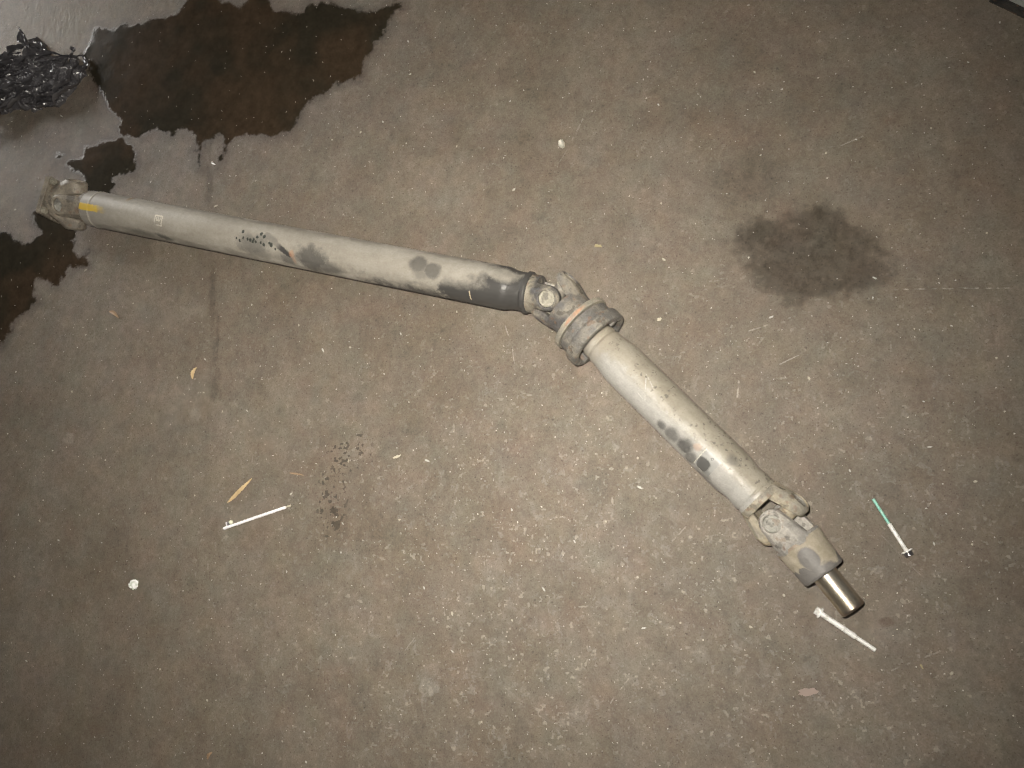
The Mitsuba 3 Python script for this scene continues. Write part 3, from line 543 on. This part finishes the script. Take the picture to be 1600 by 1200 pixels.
# ------------------------------------------------------------------ bolts and the white rod
def thread(x0, x1, r, pitch=0.00125):
    prof = [(x0, 0.0)]; x = x0
    while x < x1 - pitch:
        prof += [(x, r * 0.86), (x + pitch * 0.5, r)]; x += pitch
    prof += [(x, r * 0.86), (x1, r * 0.72), (x1, 0.0)]
    return prof
def bolt(key, head, tip, label, shaft_mat, thread_mat, head_mat, rs, rt_, split):
    head, tip = np.asarray(head, float), np.asarray(tip, float)
    f = Frame(head, tip - head); L = np.linalg.norm(tip - head)
    tag(key, label, 'bolt', 'flange bolts by the front end of the shaft')
    add(key + '__head', f.mesh(hexagon(0.0068, 0.0, 0.0068)), head_mat, smooth=30)
    m, uv = lathe(f, sharp([(0.0066, 0.0), (0.0066, 0.0082), (0.0074, 0.0088), (0.0084, 0.0088), (0.0090, 0.0080), (0.0090, 0.0)]), .008, 40); add(key + '__flange', m, shaft_mat, smooth=True, uv=uv)
    m, uv = lathe(f, sharp([(0.0088, 0.0), (0.0088, rs), (L * split - 0.001, rs), (L * split, rt_ * 0.95), (L * split, 0.0)]), rs, 32); add(key + '__shank', m, shaft_mat, smooth=True, uv=uv)
    m, uv = lathe(f, thread(L * split - 0.0005, L, rt_), rs, 28); add(key + '__thread', m, thread_mat, smooth=True, uv=uv)
bolt('flange_bolt', (0.1875, -0.0335, 0.0088), (0.1435, 0.0515, 0.0040), 'thin flange bolt with green thread end and dark head, lying right of the shaft', 'zinc', 'thread_lock', 'zinc_dark', 0.0029, 0.0024, 0.56)
bolt('flange_bolt_001', (0.0505, -0.1150, 0.0088), (0.1310, -0.1712, 0.0042), 'white zinc flange bolt lying below the bright steel end of the shaft', 'zinc', 'zinc', 'zinc', 0.0041, 0.0033, 0.68)
# the rod's left end lies on the small screw
f = Frame((-1.0155, 0.0085, 0.0105), np.array([-0.8745, 0.0515, 0.0032]) - np.array([-1.0155, 0.0085, 0.0105]))
tag('thin_rod', 'thin bright white rod with a narrow tip, lying in the left foreground', 'rod')
m, uv = lathe(f, sharp([(0, 0), (0, 0.0021), (0.0008, 0.0027), (0.1365, 0.0027), (0.1375, 0.002), (0.1375, 0)]), .0025, 28); add('thin_rod__rod', m, 'white_rod', smooth=True, uv=uv)
m, uv = lathe(f, sharp([(0.137, 0), (0.137, 0.0012), (0.1415, 0.0012), (0.142, 0.0017), (0.147, 0.0017), (0.1478, 0.001), (0.1478, 0)]), .0015, 24); add('thin_rod__narrow_tip', m, 'pale_chip', smooth=True, uv=uv)
f = Frame((-1.0105, 0.0165, 0.0052), (0.86, 0.5, 0.0))
tag('small_screw', 'tiny screw with a dark body and pale round head beside the white rod', 'screw')
add('small_screw__washer', f.mesh(cyl(0.0050, -0.0008, 0.0004, n=32)), 'white_rod', smooth=35)
add('small_screw__body', f.mesh(cyl(0.0040, 0.0004, 0.0060, n=6)), 'zinc_dark')
add('small_screw__round_head', f.mesh(trimesh.creation.icosphere(3, 0.0042).apply_transform(trimesh.transformations.translation_matrix([0.0082, 0, 0]))), 'pale_lime', smooth=True)

# ------------------------------------------------------------------ litter
def leaf(a, b, w, lift=0.004, bend=0.1, th=0.0004, seed=0):
    a, b = np.array(a, float), np.array(b, float); L = np.linalg.norm(b - a); d = (b - a) / L; s = np.array([-d[1], d[0]])
    t = np.linspace(0, 1, 25); wid = w * np.sin(np.pi * t ** 0.9) ** 0.8 * (1 - 0.25 * t) + 0.0003
    off = bend * L * np.sin(np.pi * t) ; z = 0.0012 + lift * np.sin(np.pi * t) ** 2 * 0.8 + 0.002 * t
    V = []
    for k, q in enumerate((-1, -0.5, 0, 0.5, 1)):
        xy = a + d * (L * t)[:, None] + s * (off + q * wid)[:, None]; V.append(np.c_[xy, z - 0.25 * wid * (1 - abs(q)) + 0.15 * wid])
    V = np.array(V); n = V.shape[1]; i, j = np.meshgrid(np.arange(4), np.arange(n - 1), indexing='ij'); k = (i * n + j).ravel()
    fo = np.vstack([np.c_[k, k + 1, k + n], np.c_[k + 1, k + n + 1, k + n]]); top = V.reshape(-1, 3); N = len(top)
    rim = np.r_[np.arange(n), np.arange(1, 5) * n + n - 1, 4 * n + np.arange(n - 1)[::-1], np.arange(3, 0, -1) * n]; rn = np.roll(rim, -1)
    m = trimesh.Trimesh(np.vstack([top, top - [0, 0, th]]), np.vstack([fo[:, ::-1], fo + N, np.c_[rim, rn, rim + N], np.c_[rn, rn + N, rim + N]]), process=False)
    if m.volume < 0: m.faces = m.faces[:, ::-1]
    return m
add('dry_leaf', leaf((-1.017, 0.058), (-0.963, 0.105), 0.0042, bend=-0.03), 'dry_leaf', 'narrow tan dry leaf lying just behind the white rod', 'leaf', smooth=50)
add('dry_leaf', leaf((-1.345, 0.470), (-1.316, 0.452), 0.0042, lift=0.002), 'dull_leaf', 'short orange-brown dry leaf scrap below the rear tube', 'leaf', smooth=50)
add('dry_leaf', leaf((-1.119, 0.309), (-1.109, 0.333), 0.0046, lift=0.002), 'dry_leaf', 'small olive-tan leaf scrap on the dark floor streak', 'leaf', smooth=50)
add('dry_leaf', leaf((-1.027, -0.412), (-1.016, -0.398), 0.0032, lift=0.002), 'dull_leaf', 'small dry leaf scrap at the bottom edge, left of middle', 'leaf', smooth=50)
add('wood_splinter', leaf((-0.882, 0.113), (-0.850, 0.108), 0.0013, lift=0.0006, bend=0.02), 'dull_leaf', 'thin brown wood splinter lying above the right end of the white rod', 'splinter', smooth=50)
def lump(c, size, seed, rough=0.35, sub=3, freq=1.6):
    m = trimesh.creation.icosphere(sub, 1.0); v = np.array(m.vertices)
    v *= (1 + rough * (meshkit.fbm(v * freq + seed * 7.3, 4, seed) - 0.5) * 2)[:, None]
    v *= np.asarray(size) / 2; v[:, 2] -= v[:, 2].min(); v += np.r_[c, 0]
    return trimesh.Trimesh(v, m.faces, process=False)
add('pebble', lump((-0.338, 0.702), (0.011, 0.014, 0.020), 4, 0.35, 3), 'pebble_stone', 'pale upright pebble standing alone behind the middle joint', 'pebble', smooth=25)
add('paper_ball', lump((-1.217, -0.100), (0.017, 0.017, 0.014), 9, 0.55, 4, 3.0), 'white_paper', 'crumpled bright white scrap in the lower left corner', 'paper ball', smooth=False)
def chip(key, c, w, l, ang, mat, label, cat, seed):
    r_ = np.random.default_rng(seed); k = 14; th = np.arange(k) * 2 * np.pi / k
    rad = 1 + (r_.random(k) - 0.5) * 0.6
    p = np.c_[np.cos(th) * l / 2 * rad, np.sin(th) * w / 2 * rad]; cs, sn = math.cos(ang), math.sin(ang)
    p = p @ np.array([[cs, sn], [-sn, cs]]) + c
    add(key, trimesh.creation.extrude_polygon(Polygon(p).buffer(0), 0.0013, engine='earcut'), mat, label, cat)
chip('paint_chip', (-0.658, 0.138), 0.0045, 0.015, 0.35, 'pale_chip', 'pale flake on the floor right of the grease spatter', 'chip', 1)
chip('paint_chip', (-0.276, 0.503), 0.0055, 0.016, -0.25, 'yellow_chip', 'yellowish flake lying above the middle joint', 'chip', 2)
chip('paint_chip', (0.192, -0.192), 0.003, 0.008, 2.0, 'yellow_chip', 'tiny yellowish flake lying alone near the lower right corner', 'chip', 3)
chip('paint_chip', (0.032, -0.236), 0.011, 0.026, 0.12, 'pink_chip', 'flat pinkish-grey flake at the bottom, below the white bolt', 'chip', 4)
chip('paint_chip', (-1.104, 0.775), 0.003, 0.012, -0.5, 'white_rod', 'bright white sliver at the end of the long run from the largest puddle', 'chip', 6)
chip('paint_chip', (-0.172, 0.36), 0.006, 0.007, 0.1, 'pale_chip', 'tiny cream flake right of the rubber collar', 'chip', 7)

# crumpled black plastic at the left edge
BAG = [(-1.867, 1.153), (-1.741, 1.135), (-1.688, 1.119), (-1.65, 1.112), (-1.645, 1.155), (-1.628, 1.166), (-1.606, 1.142), (-1.584, 1.113), (-1.551, 1.11), (-1.517, 1.094), (-1.48, 1.068), (-1.468, 1.044), (-1.495, 1.031), (-1.506, 1.001), (-1.536, 0.983), (-1.602, 0.985), (-1.68, 0.987), (-1.84, 0.983)]
def crumple():
    import shapely
    poly = Polygon(BAG).buffer(0); nx, ny = 260, 150
    X, Y = np.meshgrid(np.linspace(-1.87, -1.455, nx), np.linspace(0.965, 1.185, ny), indexing='ij')
    p = np.c_[X.ravel(), Y.ravel()]; q = shapely.points(p)
    d = shapely.distance(q, poly.exterior) * np.where(shapely.contains(poly, q), 1, -1)
    d = d + (meshkit.fbm(np.c_[p * 42, np.zeros(len(p))], 4, 5) - 0.5) * 0.034
    inside = np.clip(d / 0.035, 0, 1) ** 0.5
    # a loose corner that stands up behind
    spike = np.exp(-((p[:, 0] + 1.632 + 0.3 * (p[:, 1] - 1.14)) / 0.010) ** 2 - ((p[:, 1] - 1.140) / 0.022) ** 2)
    # ropes of film swept in arcs round the nose, finer folds across them
    wv = meshkit.fbm(np.c_[p * 13, np.ones(len(p))], 4, 11) - 0.5
    rad = np.hypot((p[:, 0] + 1.635) * 0.75, p[:, 1] - 1.085) + 0.05 * wv; ang = np.arctan2(p[:, 1] - 1.085, p[:, 0] + 1.635)
    v = (-p[:, 0] * 0.35 + p[:, 1] * 0.93) + 0.07 * wv; u = p[:, 0] * 0.93 + p[:, 1] * 0.35
    def ridge(q, seed): return 1 - np.abs(2 * meshkit.noise(q, seed) - 1)
    arcs = np.clip((p[:, 0] + 1.66) / 0.06, 0, 1)
    f0 = ridge(np.c_[rad * 58, ang * 0.7, np.zeros(len(p))], 2) * arcs + ridge(np.c_[v * 55, u * 9, np.zeros(len(p))], 6) * (1 - arcs)
    f1 = ridge(np.c_[v * 105 + 2 * wv, u * 22, np.ones(len(p))], 3); f3 = ridge(np.c_[p * 130 + wv[:, None] * 3, np.zeros(len(p))], 4)
    h = inside * (0.005 + 0.021 * f0 ** 1.4 + 0.010 * f1 ** 1.5 + 0.005 * f3 ** 2) + 0.016 * spike * (d > 0)
    h[d <= 0] = -0.004
    V = np.c_[p, h]; i, j = np.meshgrid(np.arange(nx - 1), np.arange(ny - 1), indexing='ij'); k = (i * ny + j).ravel()
    F = np.vstack([np.c_[k, k + ny, k + 1], np.c_[k + 1, k + ny, k + ny + 1]])
    F = F[(V[F][:, :, 2] > 0).any(1)]
    m = trimesh.Trimesh(V, F, process=False); m.remove_unreferenced_vertices()
    return trimesh.util.concatenate([m] + ruffles())
def ruffles():
    # strips of film, bent, twisted and standing on edge, swept round the nose of the heap
    r_ = np.random.default_rng(3); out = []
    def strip(path, width, tilt, wave, seed):
        n = len(path); t = np.gradient(path, axis=0); t /= np.linalg.norm(t, axis=1, keepdims=True) + 1e-9
        side = np.cross(t, [0, 0, 1]); side /= np.linalg.norm(side, axis=1, keepdims=True) + 1e-9
        q = np.linspace(0, 1, 9); rows = []
        for i in range(n):
            w = width * (0.25 + 0.75 * math.sin(math.pi * (i + 0.5) / n) ** 0.5)
            a = tilt + 0.7 * (meshkit.noise([[i * 0.14, seed, 0]], seed)[0] - 0.5) * 2
            c = np.cumsum(np.full(9, w / 8)); bend = a + 1.5 * (q - 0.4)
            off = np.cumsum(np.c_[np.cos(bend), np.sin(bend)] * (w / 8), axis=0)
            z = off[:, 1] + wave * (meshkit.noise(np.c_[np.full(9, i * 0.55), q * 3, np.full(9, seed * 1.7)], seed) - 0.5)
            rows.append(path[i] + side[i] * off[:, :1] + np.c_[np.zeros((9, 2)), z])
        V = np.array(rows).reshape(-1, 3); V[:, 2] = np.maximum(V[:, 2], 0.0008)
        i, j = np.meshgrid(np.arange(n - 1), np.arange(8), indexing='ij'); k = (i * 9 + j).ravel()
        fo = np.vstack([np.c_[k, k + 9, k + 1], np.c_[k + 1, k + 9, k + 10]])
        return trimesh.Trimesh(V, fo, process=False)
    for k in range(9):
        R0 = 0.030 + 0.0125 * k; a0 = r_.uniform(-2.4, -1.5); a1 = a0 + r_.uniform(1.4, 2.6); th = np.linspace(a0, a1, 60)
        cx, cy = -1.630 + r_.normal(0, 0.006), 1.080 + r_.normal(0, 0.004)
        rr = R0 * (1 + 0.25 * (meshkit.noise(np.c_[th * 2, th * 0 + k, th * 0], 8) - 0.5))
        p = np.c_[cx + 0.03 + rr * 0.85 * np.cos(th), cy - 0.01 + rr * 0.66 * np.sin(th), 0.012 + 0.016 * np.sin(np.linspace(0, np.pi, 60)) * (1 - R0 / 0.2)]
        out.append(strip(p, r_.uniform(0.014, 0.024), r_.uniform(0.2, 1.2), 0.010, k + 1))
    for k in range(26):
        y = r_.uniform(0.995, 1.105); x0 = r_.uniform(-1.86, -1.70); L = r_.uniform(0.14, 0.24); t = np.linspace(0, 1, 50)
        p = np.c_[x0 + L * t, y + 0.03 * np.sin(t * 3 + k) + 0.35 * L * (t - 0.4) * (0.4 if y > 1.07 else 1), 0.012 + 0.012 * np.sin(np.pi * t)]
        out.append(strip(p, r_.uniform(0.012, 0.022), r_.uniform(0.2, 1.3), 0.010, k + 40))
    t = np.linspace(0, 1, 30)                                       # the corner that sticks up behind
    p = np.c_[-1.622 - 0.012 * t, 1.095 + 0.070 * t, 0.018 + 0.034 * t]
    out.append(strip(p, 0.020, 0.9, 0.006, 91)); out.append(strip(p + [0.006, -0.008, -0.004], 0.018, 1.8, 0.006, 92))
    return out
add('plastic_bag', crumple(), 'black_plastic', 'crumpled shiny black plastic bag at the left edge beside the largest puddle', 'plastic bag', smooth=28)

# corner of a grey sheet with a black rubber edge, top right
d = nrm([0.42 - 0.385, 0.823 - 0.853]); s_ = np.array([-d[1], d[0]])
P0 = np.array([0.394, 0.8325])
def slab(a0, a1, b0, b1, h): 
    q = [P0 + d * a + s_ * b for a, b in ((a0, b0), (a1, b0), (a1, b1), (a0, b1))]
    return trimesh.creation.extrude_polygon(Polygon(q), h, engine='earcut')
tag('sheet_panel', 'corner of a pale grey sheet with black rubber edging at the top right corner', 'panel')
add('sheet_panel__panel', slab(-0.02, 0.5, 0.0047, 0.4, 0.014), 'grey_sheet')
add('sheet_panel__rubber_edge', slab(-0.025, 0.5, -0.001, 0.0045, 0.016), 'black_rubber')

# grit: hundreds of loose bright grains
ms_v, ms_f = [], []
octa = np.array([[1, 0, 0], [-1, 0, 0], [0, 1, 0], [0, -1, 0], [0, 0, 1], [0, 0, -1.0]]); of = np.array([[0, 2, 4], [2, 1, 4], [1, 3, 4], [3, 0, 4], [2, 0, 5], [1, 2, 5], [3, 1, 5], [0, 3, 5]])
for k in range(1500):
    c = np.array([rng.uniform(-1.85, 0.5), rng.uniform(-0.55, 1.3)])
    if rng.random() < 0.35: c = np.array([rng.normal(-0.25, 0.4), rng.normal(0.0, 0.25)])
    r = 0.0005 + 0.0009 * rng.random() ** 3
    v = octa * r * (0.7 + 0.7 * rng.random((1, 3))); a = rng.uniform(0, 6.28); ca, sa = math.cos(a), math.sin(a)
    v = v @ np.array([[ca, sa, 0], [-sa, ca, 0], [0, 0, 1]]).T; v[:, 2] += r * 0.5; v[:, :2] += c
    ms_v.append(v); ms_f.append(of + 6 * k)
add('floor_grit', trimesh.Trimesh(np.vstack(ms_v), np.vstack(ms_f), process=False), 'grit_stone', 'fine bright grit scattered over the floor', 'grit', kind='stuff')
